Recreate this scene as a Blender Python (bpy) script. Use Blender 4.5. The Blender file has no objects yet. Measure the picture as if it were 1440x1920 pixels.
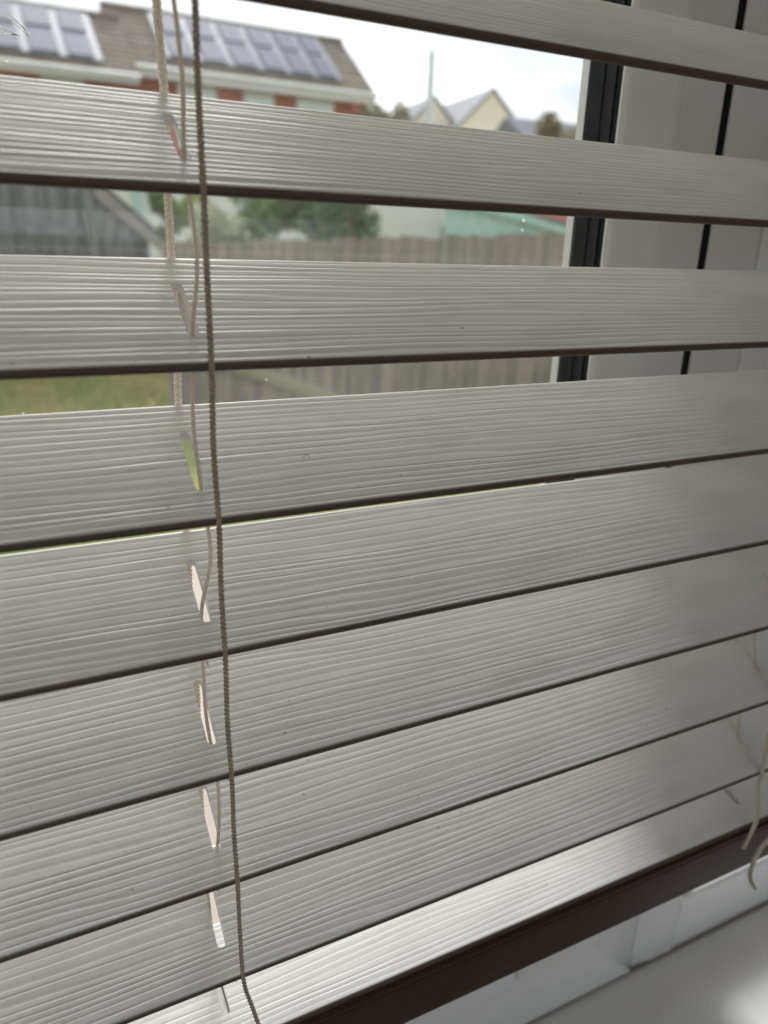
import bpy, bmesh, math, random
import numpy as np
from mathutils import Vector, Matrix

S = bpy.context.scene
COL = S.collection
rnd = random.Random(7)

# ------------------------------------------------------------------ camera
cd = bpy.data.cameras.new('camera')
cam = bpy.data.objects.new('camera', cd); COL.objects.link(cam)
CR = Vector((0.89123694, -0.45231564, 0.03327584))
CU = Vector((0.12085981, 0.30757511, 0.94381696))
CF = Vector((0.43713799, 0.83714283, -0.32878908))
cam.matrix_world = Matrix(((CR.x, CU.x, -CF.x, -0.0554331), (CR.y, CU.y, -CF.y, -0.23842137),
                           (CR.z, CU.z, -CF.z, -0.06995446), (0, 0, 0, 1)))
cd.sensor_fit = 'VERTICAL'; cd.sensor_height = 36.0; cd.lens = 36.0 * 1463.22 / 1920.0
cd.clip_start = 0.01; cd.clip_end = 400.0
cd.dof.use_dof = True; cd.dof.focus_distance = 0.29; cd.dof.aperture_fstop = 9.2
S.camera = cam

# ------------------------------------------------------------------ light
SUN_EL, SUN_AZ = math.radians(40), math.radians(13)      # azimuth from +Y (outside) towards +X
w = bpy.data.worlds.new('World'); S.world = w; w.use_nodes = True
nt = w.node_tree; nt.nodes.clear()
wo = nt.nodes.new('ShaderNodeOutputWorld'); bg = nt.nodes.new('ShaderNodeBackground')
sky = nt.nodes.new('ShaderNodeTexSky'); sky.sky_type = 'NISHITA'; sky.sun_disc = False
sky.sun_elevation = SUN_EL; sky.sun_rotation = SUN_AZ; sky.dust_density = 3.0; sky.air_density = 1.0
tc = nt.nodes.new('ShaderNodeTexCoord'); mp = nt.nodes.new('ShaderNodeMapping'); mp.inputs['Scale'].default_value = (1.6, 1.6, 4.5)
nz = nt.nodes.new('ShaderNodeTexNoise'); nz.inputs['Scale'].default_value = 2.4; nz.inputs['Detail'].default_value = 6
cr = nt.nodes.new('ShaderNodeValToRGB')
cr.color_ramp.elements[0].position = 0.38; cr.color_ramp.elements[0].color = (0.44, 0.475, 0.53, 1)
cr.color_ramp.elements[1].position = 0.66; cr.color_ramp.elements[1].color = (0.95, 0.965, 0.98, 1)
sc = nt.nodes.new('ShaderNodeMix'); sc.data_type = 'RGBA'; sc.blend_type = 'MULTIPLY'; sc.inputs['Factor'].default_value = 1.0
sc.inputs[7].default_value = (9.2, 9.2, 9.2, 1)          # overcast cloud, in the sky texture's own units
mx = nt.nodes.new('ShaderNodeMix'); mx.data_type = 'RGBA'; mx.inputs['Factor'].default_value = 0.9
L = nt.links.new
L(tc.outputs['Generated'], mp.inputs['Vector']); L(mp.outputs[0], nz.inputs['Vector']); L(nz.outputs['Fac'], cr.inputs['Fac'])
L(cr.outputs['Color'], sc.inputs[6]); L(sky.outputs[0], mx.inputs[6]); L(sc.outputs[2], mx.inputs[7])
L(mx.outputs[2], bg.inputs['Color']); bg.inputs['Strength'].default_value = 0.067
L(bg.outputs[0], wo.inputs['Surface'])

sl = bpy.data.lights.new('sun', 'SUN'); sl.energy = 1.1; sl.angle = math.radians(20); sl.color = (1.0, 0.985, 0.965)
so = bpy.data.objects.new('sun', sl); COL.objects.link(so)
sd = Vector((math.sin(SUN_AZ) * math.cos(SUN_EL), math.cos(SUN_AZ) * math.cos(SUN_EL), math.sin(SUN_EL)))
so.rotation_euler = (-sd).to_track_quat('-Z', 'Y').to_euler(); so.location = sd * 30

S.view_settings.view_transform = 'Standard'; S.view_settings.look = 'None'
S.view_settings.exposure = 1.6; S.view_settings.gamma = 1.0; S.view_settings.use_curve_mapping = False
S.render.engine = 'CYCLES'
S.cycles.use_denoising = True; S.cycles.use_adaptive_sampling = True; S.cycles.adaptive_threshold = 0.025
try: S.cycles.denoiser = 'OPENIMAGEDENOISE'
except Exception: pass
S.cycles.max_bounces = 10; S.cycles.diffuse_bounces = 6; S.cycles.glossy_bounces = 3; S.cycles.transparent_max_bounces = 12
S.cycles.sample_clamp_indirect = 8.0; S.cycles.caustics_reflective = False; S.cycles.caustics_refractive = False

# ------------------------------------------------------------------ materials
def mat(name, col, rough=0.6, spec=0.5, metallic=0.0, var=None, vscale=(8, 8, 8), bump=None, bscale=(40, 40, 40), bdist=0.002):
    """principled material; var = second colour blended in by noise; bump = strength of a noise relief"""
    m = bpy.data.materials.new(name); m.use_nodes = True
    t = m.node_tree; b = t.nodes['Principled BSDF']
    b.inputs['Base Color'].default_value = (*col, 1); b.inputs['Roughness'].default_value = rough
    b.inputs['Specular IOR Level'].default_value = spec; b.inputs['Metallic'].default_value = metallic
    k = t.nodes.new('ShaderNodeTexCoord')
    if var:
        p = t.nodes.new('ShaderNodeMapping'); p.inputs['Scale'].default_value = vscale
        n = t.nodes.new('ShaderNodeTexNoise'); n.inputs['Scale'].default_value = 1.0; n.inputs['Detail'].default_value = 5
        oi = t.nodes.new('ShaderNodeObjectInfo'); ad = t.nodes.new('ShaderNodeVectorMath'); ad.operation = 'ADD'
        mu = t.nodes.new('ShaderNodeVectorMath'); mu.operation = 'SCALE'; mu.inputs[0].default_value = (17, 31, 23)
        t.links.new(oi.outputs['Random'], mu.inputs['Scale'])
        t.links.new(k.outputs['Object'], p.inputs['Vector']); t.links.new(p.outputs[0], ad.inputs[0]); t.links.new(mu.outputs[0], ad.inputs[1])
        t.links.new(ad.outputs[0], n.inputs['Vector'])
        r = t.nodes.new('ShaderNodeValToRGB')
        r.color_ramp.elements[0].position = 0.35; r.color_ramp.elements[0].color = (*col, 1)
        r.color_ramp.elements[1].position = 0.65; r.color_ramp.elements[1].color = (*var, 1)
        t.links.new(n.outputs['Fac'], r.inputs['Fac']); t.links.new(r.outputs['Color'], b.inputs['Base Color'])
    if bump:
        p = t.nodes.new('ShaderNodeMapping'); p.inputs['Scale'].default_value = bscale
        n = t.nodes.new('ShaderNodeTexNoise'); n.inputs['Scale'].default_value = 1.0; n.inputs['Detail'].default_value = 4
        bm_ = t.nodes.new('ShaderNodeBump'); bm_.inputs['Strength'].default_value = bump; bm_.inputs['Distance'].default_value = bdist
        t.links.new(k.outputs['Object'], p.inputs['Vector']); t.links.new(p.outputs[0], n.inputs['Vector'])
        t.links.new(n.outputs['Fac'], bm_.inputs['Height']); t.links.new(bm_.outputs[0], b.inputs['Normal'])
    return m

def slat_material():
    """white embossed faux-wood: narrow wandering grooves along the slat"""
    m = bpy.data.materials.new('embossed_white_slat'); m.use_nodes = True
    t = m.node_tree; N = t.nodes.new; K = t.links.new; b = t.nodes['Principled BSDF']
    b.inputs['Specular IOR Level'].default_value = 0.27
    def math_(op, a, c=None, d=None):
        n = N('ShaderNodeMath'); n.operation = op
        for i, v in enumerate((a, c, d)):
            if v is None: continue
            if isinstance(v, (int, float)): n.inputs[i].default_value = v
            else: K(v, n.inputs[i])
        return n.outputs[0]
    k = N('ShaderNodeTexCoord'); oi = N('ShaderNodeObjectInfo')
    sp = N('ShaderNodeSeparateXYZ'); K(k.outputs['Object'], sp.inputs[0])
    off = math_('MULTIPLY', oi.outputs['Random'], 37.0)
    def noise(sx, sy, detail=1.0, add=0.0):
        c = N('ShaderNodeCombineXYZ')
        K(math_('MULTIPLY', sp.outputs['X'], sx), c.inputs[0]); K(math_('MULTIPLY', sp.outputs['Y'], sy), c.inputs[1])
        K(math_('ADD', off, add), c.inputs[2])
        n = N('ShaderNodeTexNoise'); n.inputs['Scale'].default_value = 1.0; n.inputs['Detail'].default_value = detail
        K(c.outputs[0], n.inputs['Vector']); return math_('SUBTRACT', n.outputs['Fac'], 0.5)
    ymm = math_('MULTIPLY', sp.outputs['Y'], 1000.0)
    ph = math_('ADD', ymm, math_('MULTIPLY', noise(6.0, 40.0), 9.0))
    ph = math_('ADD', ph, math_('MULTIPLY', noise(24.0, 110.0, 1.0, 5.0), 1.2))
    ph = math_('ADD', ph, math_('MULTIPLY', noise(2.0, 330.0, 0.0, 9.0), 2.2))
    fr = math_('FRACT', math_('DIVIDE', ph, 2.75))
    def sstep(x, a, b_):
        mr = N('ShaderNodeMapRange'); mr.interpolation_type = 'SMOOTHSTEP'; K(x, mr.inputs['Value'])
        mr.inputs['From Min'].default_value = a; mr.inputs['From Max'].default_value = b_; return mr.outputs[0]
    # each line: a slow rise towards the window side, then a short steep drop that faces the light
    saw = math_('MULTIPLY', sstep(fr, 0.0, 0.42), math_('SUBTRACT', 1.0, sstep(fr, 0.80, 1.0)))
    amp = N('ShaderNodeMapRange'); K(noise(11.0, 240.0, 1.0, 21.0), amp.inputs['Value'])
    amp.inputs['From Min'].default_value = -0.20; amp.inputs['From Max'].default_value = 0.20; amp.inputs['To Min'].default_value = 0.35
    h = math_('MULTIPLY', saw, amp.outputs[0])
    h = math_('ADD', h, math_('MULTIPLY', noise(40.0, 420.0, 2.0, 2.0), 0.12))
    bp = N('ShaderNodeBump'); bp.inputs['Strength'].default_value = 1.0; bp.inputs['Distance'].default_value = 0.000125
    K(h, bp.inputs['Height']); K(bp.outputs[0], b.inputs['Normal'])
    # faint grime and specks
    n = N('ShaderNodeTexNoise'); n.inputs['Scale'].default_value = 1.0; n.inputs['Detail'].default_value = 6
    mp_ = N('ShaderNodeMapping'); mp_.inputs['Scale'].default_value = (26, 70, 20); K(k.outputs['Object'], mp_.inputs['Vector'])
    K(mp_.outputs[0], n.inputs['Vector'])
    r = N('ShaderNodeValToRGB'); r.color_ramp.elements[0].position = 0.3; r.color_ramp.elements[0].color = (0.75, 0.742, 0.73, 1)
    r.color_ramp.elements[1].position = 0.55; r.color_ramp.elements[1].color = (0.82, 0.815, 0.805, 1)
    K(n.outputs['Fac'], r.inputs['Fac'])
    v = N('ShaderNodeTexVoronoi'); v.inputs['Scale'].default_value = 1.0; v.inputs['Randomness'].default_value = 1.0
    mv = N('ShaderNodeMapping'); mv.inputs['Scale'].default_value = (55, 80, 60); K(k.outputs['Object'], mv.inputs['Vector'])
    va = N('ShaderNodeVectorMath'); va.operation = 'ADD'; K(mv.outputs[0], va.inputs[0])
    cz = N('ShaderNodeCombineXYZ'); K(off, cz.inputs[0]); K(off, cz.inputs[1]); K(cz.outputs[0], va.inputs[1]); K(va.outputs[0], v.inputs['Vector'])
    lt = math_('LESS_THAN', v.outputs['Distance'], 0.032)
    mm = N('ShaderNodeMix'); mm.data_type = 'RGBA'; K(math_('MULTIPLY', lt, 0.6), mm.inputs['Factor'])
    K(r.outputs['Color'], mm.inputs[6]); mm.inputs[7].default_value = (0.16, 0.14, 0.12, 1)
    edge = N('ShaderNodeMapRange'); edge.interpolation_type = 'SMOOTHSTEP'; K(sp.outputs['Y'], edge.inputs['Value'])  # front edge darkened to brown: room-side shade put into the colour
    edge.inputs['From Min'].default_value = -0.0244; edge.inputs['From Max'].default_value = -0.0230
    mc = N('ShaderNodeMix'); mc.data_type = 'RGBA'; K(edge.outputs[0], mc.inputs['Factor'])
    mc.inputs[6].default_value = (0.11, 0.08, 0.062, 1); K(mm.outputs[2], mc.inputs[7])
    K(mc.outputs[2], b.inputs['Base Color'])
    rr = N('ShaderNodeMapRange'); K(n.outputs['Fac'], rr.inputs['Value']); rr.inputs['To Min'].default_value = 0.46; rr.inputs['To Max'].default_value = 0.34
    K(rr.outputs[0], b.inputs['Roughness'])
    return m

def glass_material(dust=1.0):
    """thin window pane: clear, a little reflective, with a thin film of dust that scatters skylight"""
    m = bpy.data.materials.new('window_glass'); m.use_nodes = True
    t = m.node_tree; t.nodes.clear(); N = t.nodes.new; K = t.links.new
    o = N('ShaderNodeOutputMaterial'); tr = N('ShaderNodeBsdfTransparent'); tr.inputs[0].default_value = (0.985, 0.99, 0.985, 1)
    gl = N('ShaderNodeBsdfGlossy'); gl.inputs['Roughness'].default_value = 0.0
    lw = N('ShaderNodeLayerWeight'); lw.inputs['Blend'].default_value = 0.5
    pw = N('ShaderNodeMath'); pw.operation = 'POWER'; K(lw.outputs['Facing'], pw.inputs[0]); pw.inputs[1].default_value = 5.0
    fz = N('ShaderNodeMath'); fz.operation = 'MULTIPLY_ADD'; K(pw.outputs[0], fz.inputs[0]); fz.inputs[1].default_value = 0.95; fz.inputs[2].default_value = 0.028
    m1 = N('ShaderNodeMixShader'); K(fz.outputs[0], m1.inputs[0]); K(tr.outputs[0], m1.inputs[1]); K(gl.outputs[0], m1.inputs[2])
    tl = N('ShaderNodeBsdfTranslucent'); tl.inputs[0].default_value = (0.95, 0.95, 0.93, 1)
    k = N('ShaderNodeTexCoord')
    n = N('ShaderNodeTexNoise'); n.inputs['Scale'].default_value = 14; n.inputs['Detail'].default_value = 5; K(k.outputs['Object'], n.inputs['Vector'])
    mr = N('ShaderNodeMapRange'); K(n.outputs['Fac'], mr.inputs['Value']); mr.inputs['From Min'].default_value = 0.35; mr.inputs['From Max'].default_value = 0.7
    mr.inputs['To Min'].default_value = 0.008 * dust; mr.inputs['To Max'].default_value = 0.04 * dust
    v = N('ShaderNodeTexVoronoi'); v.inputs['Scale'].default_value = 170; K(k.outputs['Object'], v.inputs['Vector'])
    wn = N('ShaderNodeTexNoise'); wn.inputs['Scale'].default_value = 22; K(k.outputs['Object'], wn.inputs['Vector'])
    lim = N('ShaderNodeMapRange'); K(wn.outputs['Fac'], lim.inputs['Value']); lim.inputs['From Min'].default_value = 0.5; lim.inputs['From Max'].default_value = 0.75
    lim.inputs['To Min'].default_value = 0.0; lim.inputs['To Max'].default_value = 0.15
    lt = N('ShaderNodeMath'); lt.operation = 'LESS_THAN'; K(v.outputs['Distance'], lt.inputs[0]); K(lim.outputs[0], lt.inputs[1])
    mu = N('ShaderNodeMath'); mu.operation = 'MULTIPLY'; K(lt.outputs[0], mu.inputs[0]); mu.inputs[1].default_value = 0.6 * dust
    mxx = N('ShaderNodeMath'); mxx.operation = 'MAXIMUM'; K(mr.outputs[0], mxx.inputs[0]); K(mu.outputs[0], mxx.inputs[1])
    m2 = N('ShaderNodeMixShader'); K(mxx.outputs[0], m2.inputs[0]); K(m1.outputs[0], m2.inputs[1]); K(tl.outputs[0], m2.inputs[2])
    K(m2.outputs[0], o.inputs['Surface']); return m

def brick_material():
    m = mat('red_brick', (0.30, 0.085, 0.05), 0.85)
    t = m.node_tree; N = t.nodes.new; b = t.nodes['Principled BSDF']
    k = N('ShaderNodeTexCoord'); p = N('ShaderNodeMapping'); p.inputs['Rotation'].default_value = (math.pi / 2, 0, 0)
    br = N('ShaderNodeTexBrick'); br.inputs['Scale'].default_value = 4.4
    br.inputs['Color1'].default_value = (0.52, 0.17, 0.095, 1); br.inputs['Color2'].default_value = (0.44, 0.14, 0.08, 1); br.inputs['Mortar'].default_value = (0.36, 0.30, 0.26, 1)
    br.inputs['Mortar Size'].default_value = 0.012
    t.links.new(k.outputs['Object'], p.inputs['Vector']); t.links.new(p.outputs[0], br.inputs['Vector']); t.links.new(br.outputs['Color'], b.inputs['Base Color'])
    return m

def tile_material():
    m = mat('roof_tile', (0.13, 0.105, 0.08), 0.9, var=(0.20, 0.17, 0.13), vscale=(3, 3, 3))
    t = m.node_tree; N = t.nodes.new; b = t.nodes['Principled BSDF']
    k = N('ShaderNodeTexCoord'); wv = N('ShaderNodeTexWave'); wv.bands_direction = 'Y'; wv.inputs['Scale'].default_value = 1.6
    bp = N('ShaderNodeBump'); bp.inputs['Distance'].default_value = 0.03
    t.links.new(k.outputs['Object'], wv.inputs['Vector']); t.links.new(wv.outputs['Fac'], bp.inputs['Height']); t.links.new(bp.outputs[0], b.inputs['Normal'])
    return m

M = dict(
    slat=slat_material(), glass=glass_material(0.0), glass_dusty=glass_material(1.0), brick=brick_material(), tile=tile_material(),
    cord=mat('cream_cord', (0.86, 0.83, 0.77), 0.85, 0.2, var=(0.79, 0.755, 0.69), vscale=(300, 300, 300)),
    taupe=mat('shaded_taupe_cord', (0.54, 0.48, 0.40), 0.9, 0.15, var=(0.42, 0.37, 0.30), vscale=(300, 300, 300)),  # darker copy for the front string, its backlit shade put into the colour
    rail=mat('dark_brown_rail', (0.065, 0.038, 0.026), 0.6, 0.12, var=(0.052, 0.030, 0.021), vscale=(6, 60, 60)),
    plug=mat('white_plastic_plug', (0.85, 0.85, 0.85), 0.3),
    upvc=mat('white_upvc', (0.81, 0.825, 0.83), 0.28, 0.5, var=(0.77, 0.785, 0.79), vscale=(9, 9, 9), bump=0.05, bscale=(60, 60, 30), bdist=0.001),
    rubber=mat('black_rubber', (0.006, 0.006, 0.007), 0.6, 0.15),
    spacer=mat('dark_spacer_bar', (0.008, 0.009, 0.012), 0.6, 0.15),
    sill=mat('white_sill', (0.88, 0.885, 0.89), 0.32, 0.5, var=(0.83, 0.835, 0.84), vscale=(14, 14, 14), bump=0.08, bscale=(30, 30, 30), bdist=0.001),
    sealant=mat('grey_sealant', (0.25, 0.24, 0.22), 0.7),
    plaster=mat('room_plaster', (0.60, 0.57, 0.54), 0.9, 0.2),
    carpet=mat('room_carpet', (0.10, 0.07, 0.05), 0.95, 0.1),
    smear=mat('dried_white_paint', (0.85, 0.86, 0.88), 0.7, 0.2),
    lint=mat('grey_lint', (0.5, 0.48, 0.45), 0.9, 0.1),
    paving=mat('beige_paving', (0.50, 0.44, 0.37), 0.9, 0.2, var=(0.43, 0.385, 0.33), vscale=(3, 3, 3)),
    ceiling=mat('white_ceiling', (0.78, 0.775, 0.765), 0.9, 0.2),
    lawn=mat('lawn_soil', (0.15, 0.20, 0.055), 0.95, 0.1, var=(0.27, 0.26, 0.10), vscale=(2.5, 2.5, 2.5)),
    grass=mat('grass_blade', (0.20, 0.25, 0.05), 0.7, 0.2, var=(0.40, 0.35, 0.14), vscale=(3, 3, 3)),
    wood=mat('weathered_fence_wood', (0.31, 0.275, 0.23), 0.9, 0.2, var=(0.16, 0.145, 0.13), vscale=(22, 22, 2.0)),
    wood2=mat('grey_shed_wood', (0.19, 0.19, 0.195), 0.9, 0.2, var=(0.09, 0.09, 0.095), vscale=(14, 14, 2.0)),
    barge=mat('pale_bargeboard', (0.30, 0.28, 0.26), 0.9, 0.2, var=(0.24, 0.225, 0.21), vscale=(4, 4, 4)),
    felt=mat('roofing_felt', (0.06, 0.06, 0.065), 0.95, 0.1),
    plank=mat('mossy_plank', (0.30, 0.29, 0.20), 0.9, 0.2, var=(0.22, 0.22, 0.14), vscale=(3, 9, 9)),
    white=mat('white_paintwork', (0.80, 0.80, 0.77), 0.5),
    render=mat('cream_render', (0.82, 0.81, 0.76), 0.9, 0.2, var=(0.76, 0.755, 0.70), vscale=(1.5, 1.5, 1.5)),
    cream=mat('yellow_cream_render', (0.82, 0.75, 0.61), 0.9, 0.2, var=(0.78, 0.71, 0.57), vscale=(0.6, 0.6, 0.6)),
    slate=mat('grey_slate', (0.16, 0.165, 0.185), 0.7, 0.3, var=(0.21, 0.215, 0.235), vscale=(2, 2, 2)),
    mint=mat('mint_paint', (0.40, 0.58, 0.53), 0.6, 0.3, var=(0.36, 0.53, 0.49), vscale=(4, 4, 2)),
    curtain=mat('window_pane_far', (0.72, 0.80, 0.78), 0.15, 0.6),
    solar=mat('solar_cell', (0.15, 0.15, 0.20), 0.55, 0.2),
    alu=mat('array_rail_metal', (0.23, 0.24, 0.275), 0.45, 0.5),
    galv=mat('pole_metal', (0.66, 0.69, 0.68), 0.6, 0.4),
    bark=mat('bark', (0.10, 0.075, 0.05), 0.9, 0.1),
    leaf=mat('leaf_green', (0.13, 0.22, 0.05), 0.6, 0.3, var=(0.21, 0.29, 0.09), vscale=(2, 2, 2)),
    leaf_dark=mat('leaf_dark', (0.07, 0.14, 0.045), 0.6, 0.3, var=(0.11, 0.18, 0.06), vscale=(2, 2, 2)),
    leaf_lime=mat('leaf_lime', (0.20, 0.26, 0.03), 0.6, 0.3, var=(0.30, 0.32, 0.05), vscale=(3, 3, 3)),
    leaf_pale=mat('leaf_pale', (0.48, 0.52, 0.33), 0.6, 0.3, var=(0.62, 0.62, 0.46), vscale=(4, 4, 4)),
    leaf_olive=mat('leaf_olive', (0.19, 0.18, 0.08), 0.7, 0.2, var=(0.28, 0.23, 0.11), vscale=(1.5, 1.5, 1.5)),
    pink=mat('pink_plastic', (0.62, 0.16, 0.20), 0.5),
)

def translucent(m, f, col):
    t = m.node_tree; o = t.nodes['Material Output']; b = t.nodes['Principled BSDF']
    tl = t.nodes.new('ShaderNodeBsdfTranslucent'); tl.inputs[0].default_value = (*col, 1)
    mxs = t.nodes.new('ShaderNodeMixShader'); mxs.inputs[0].default_value = f
    t.links.new(b.outputs[0], mxs.inputs[1]); t.links.new(tl.outputs[0], mxs.inputs[2]); t.links.new(mxs.outputs[0], o.inputs['Surface'])
translucent(M['cord'], 0.6, (0.92, 0.89, 0.83)); translucent(M['smear'], 0.6, (0.8, 0.82, 0.85))

# ------------------------------------------------------------------ helpers
class MB:
    def __init__(s): s.v = []; s.f = []
    def add(s, vs, fs):
        o = len(s.v); s.v += [tuple(p) for p in vs]; s.f += [tuple(i + o for i in f) for f in fs]; return s
    def box(s, a, b):
        x0, y0, z0 = a; x1, y1, z1 = b
        return s.add([(x0, y0, z0), (x1, y0, z0), (x1, y1, z0), (x0, y1, z0), (x0, y0, z1), (x1, y0, z1), (x1, y1, z1), (x0, y1, z1)],
                     [(0, 3, 2, 1), (4, 5, 6, 7), (0, 1, 5, 4), (1, 2, 6, 5), (2, 3, 7, 6), (3, 0, 4, 7)])
    def prism(s, poly, f0, f1):
        """poly: list of 2-D points; f0 / f1 map a 2-D point to the two end caps"""
        n = len(poly)
        return s.add([f0(p) for p in poly] + [f1(p) for p in poly],
                     [tuple(range(n))[::-1], tuple(range(n, 2 * n))] + [(i, (i + 1) % n, n + (i + 1) % n, n + i) for i in range(n)])
    def tube(s, pts, rad, n=6, flat=1.0):
        P = [Vector(p) for p in pts]; rings = []
        t0 = (P[1] - P[0]).normalized(); a = t0.orthogonal().normalized()
        for i, p in enumerate(P):
            t = (P[min(i + 1, len(P) - 1)] - P[max(i - 1, 0)])
            t = t.normalized() if t.length > 1e-9 else t0
            a = (a - t * a.dot(t)).normalized(); b = t.cross(a)
            r = rad[i] if isinstance(rad, (list, tuple)) else rad
            rings.append([p + (a * math.cos(2 * math.pi * k / n) + b * flat * math.sin(2 * math.pi * k / n)) * r for k in range(n)])
        vs = [q for r_ in rings for q in r_]; m = len(rings)
        fs = [(i * n + k, i * n + (k + 1) % n, (i + 1) * n + (k + 1) % n, (i + 1) * n + k) for i in range(m - 1) for k in range(n)]
        fs += [tuple(range(n))[::-1], tuple((m - 1) * n + k for k in range(n))]
        return s.add(vs, fs)
    def mesh(s, name, smooth=False):
        me = bpy.data.meshes.new(name); me.from_pydata(s.v, [], s.f); me.update()
        bm = bmesh.new(); bm.from_mesh(me); bmesh.ops.recalc_face_normals(bm, faces=bm.faces); bm.to_mesh(me); bm.free()
        if smooth:
            for p in me.polygons: p.use_smooth = True
            me.set_sharp_from_angle(angle=math.radians(40))
        return me
    def build(s, name, m, parent=None, smooth=False):
        return obj(name, s.mesh(name, smooth), m, parent)

def obj(name, me, m=None, parent=None):
    o = bpy.data.objects.new(name, me); COL.objects.link(o)
    if m is not None and not me.materials: me.materials.append(m)
    if parent is not None: o.parent = parent
    return o
def empty(name, loc=(0, 0, 0), rz=0.0):
    o = bpy.data.objects.new(name, None); COL.objects.link(o); o.location = loc; o.rotation_euler = (0, 0, rz); o.empty_display_size = 0.05
    return o
def tag(o, label=None, cat=None, group=None, kind=None):
    if label: o['label'] = label
    if cat: o['category'] = cat
    if group: o['group'] = group
    if kind: o['kind'] = kind
    return o
def bevel(me, w, seg=2, ang=40):
    bm = bmesh.new(); bm.from_mesh(me)
    es = [e for e in bm.edges if len(e.link_faces) == 2 and e.calc_face_angle(0) > math.radians(ang)]
    bmesh.ops.bevel(bm, geom=es, offset=w, segments=seg, profile=0.5, affect='EDGES', clamp_overlap=True)
    bm.to_mesh(me); bm.free()
    for p in me.polygons: p.use_smooth = True
    me.set_sharp_from_angle(angle=math.radians(35))
    return me

# ------------------------------------------------------------------ the room shell the window is set in (keeps the room side dark)
SILL_Z = -0.647
WX0, WX1, WZ1 = -0.66, 1.10, 0.62            # window opening
def struct(name, mb, m): return tag(mb.build(name, m), kind='structure')
RX0, RX1, RY0, RZ0, RZ1 = -2.4, 2.6, -3.4, -1.45, 1.05
b = MB()                                        # wall with the window opening in it
for x0, x1, z0, z1 in ((RX0, WX0, RZ0, RZ1), (WX1, RX1, RZ0, RZ1), (WX0, WX1, RZ0, SILL_Z - 0.03), (WX0, WX1, WZ1, RZ1)):
    b.box((x0, -0.06, z0), (x1, 0.17, z1))
struct('wall', b, M['plaster'])
struct('wall', MB().box((RX0 - 0.1, RY0, RZ0), (RX0 - 0.002, -0.062, RZ1)), M['plaster'])
struct('wall', MB().box((RX1 + 0.002, RY0, RZ0), (RX1 + 0.1, -0.062, RZ1)), M['plaster'])
b = MB()                                        # unseen wall opposite, with an open bay added to bring fill daylight in
for x0, x1, z0, z1 in ((RX0 - 0.1, -1.7, RZ0, RZ1), (1.7, RX1 + 0.1, RZ0, RZ1), (-1.7, 1.7, RZ0, RZ0 + 0.12), (-1.7, 1.7, 0.90, RZ1)):
    b.box((x0, RY0 - 0.1, z0), (x1, RY0 - 0.002, z1))
struct('wall', b, M['plaster'])
struct('ceiling', MB().box((RX0 - 0.1, RY0 - 0.1, RZ1 + 0.002), (RX1 + 0.1, 0.17, RZ1 + 0.1)), M['ceiling'])
struct('floor', MB().box((RX0 - 0.1, RY0 - 0.1, RZ0 - 0.05), (RX1 + 0.1, 0.17, RZ0 - 0.002)), M['carpet'])
si = MB().box((WX0 - 0.04, -0.10, SILL_Z - 0.028), (WX1 + 0.04, 0.16, SILL_Z))
so_ = tag(obj('windowsill', bevel(si.mesh('windowsill'), 0.006, 3), M['sill']), 'glossy white windowsill below the blind', 'windowsill', kind='structure')

# eaves added out of view above the window, to shade the upper slats from the high sky
struct('shading_overhang', MB().box((-3.5, 0.172, 0.64), (3.8, 0.78, 0.72)), M['white'])

# ------------------------------------------------------------------ the window: two coupled white frames with sashes
win = tag(empty('window', (0, 0, SILL_Z)), 'white plastic window with black glazing seals behind the blind', 'window')
def wpart(name, mb, m, parent=win, bev=None, seg=2):
    me = mb.mesh(name)
    if bev: bevel(me, bev, seg)
    o = obj(name, me, m, parent)
    if parent is win: me.transform(Matrix.Translation((0, 0, -SILL_Z)))
    return o
mm = 0.001
def vert(poly, z0, z1):        # an upright member: plan outline in mm, extruded in z
    return MB().prism(poly, lambda p: (p[0] * mm, p[1] * mm, z0), lambda p: (p[0] * mm, p[1] * mm, z1))
def horiz(poly, x0, x1, miter0=0.0, miter1=0.0):   # a level member: (y, z) outline in mm; ends cut by a mitre that follows z
    zmax = max(p[1] for p in poly)
    return MB().prism(poly, lambda p: (x0 + miter0 * (p[1] - zmax) * mm, p[0] * mm, p[1] * mm), lambda p: (x1 + miter1 * (p[1] - zmax) * mm, p[0] * mm, p[1] * mm))
ZB, ZT = SILL_Z * 1000, 612
JX0, JX1, JX2 = 326, 373, 420
# fixed frame: sill member left, jamb beside the sash, coupled jamb, sill member on the far side
wpart('frame_member', horiz([(99.4, ZB + 48), (99.4, ZB + 0.6), (150, ZB + 0.6), (150, ZB + 48)], WX0, JX0 * mm - 0.0008, 0, -1.0), M['upvc'])
wpart('frame_upstand', MB().box((WX0 + 0.049, 0.0994, SILL_Z + 0.0481), (JX0 * mm - 0.0012, 0.149, SILL_Z + 0.0745)), M['upvc'])
jamb = [(JX0, 118), (JX0, 101.5), (JX0 + 1.5, 100), (JX0 + 26, 100.4), (JX0 + 28, 100.8), (JX1 - 0.6, 103.5), (JX1 - 0.6, 150), (JX0, 150)]
wpart('frame_jamb', vert(jamb, SILL_Z + 0.001, ZT * mm), M['upvc'], bev=0.0008)
jamb2 = [(JX1 + 0.6, 103.5), (JX2 - 28, 100.8), (JX2 - 26, 100.4), (JX2 - 1.5, 100), (JX2, 101.5), (JX2, 150), (JX1 + 0.6, 150)]
wpart('frame_jamb', vert(jamb2, SILL_Z + 0.001, ZT * mm), M['upvc'], bev=0.0008)
wpart('frame_member', horiz([(102, ZB + 58), (100, ZB + 54), (100.3, ZB + 40), (101.5, ZB + 0.6), (150, ZB + 0.6), (150, ZB + 58)], (JX2 + 0.4) * mm, WX1), M['upvc'], bev=0.0012)
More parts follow.
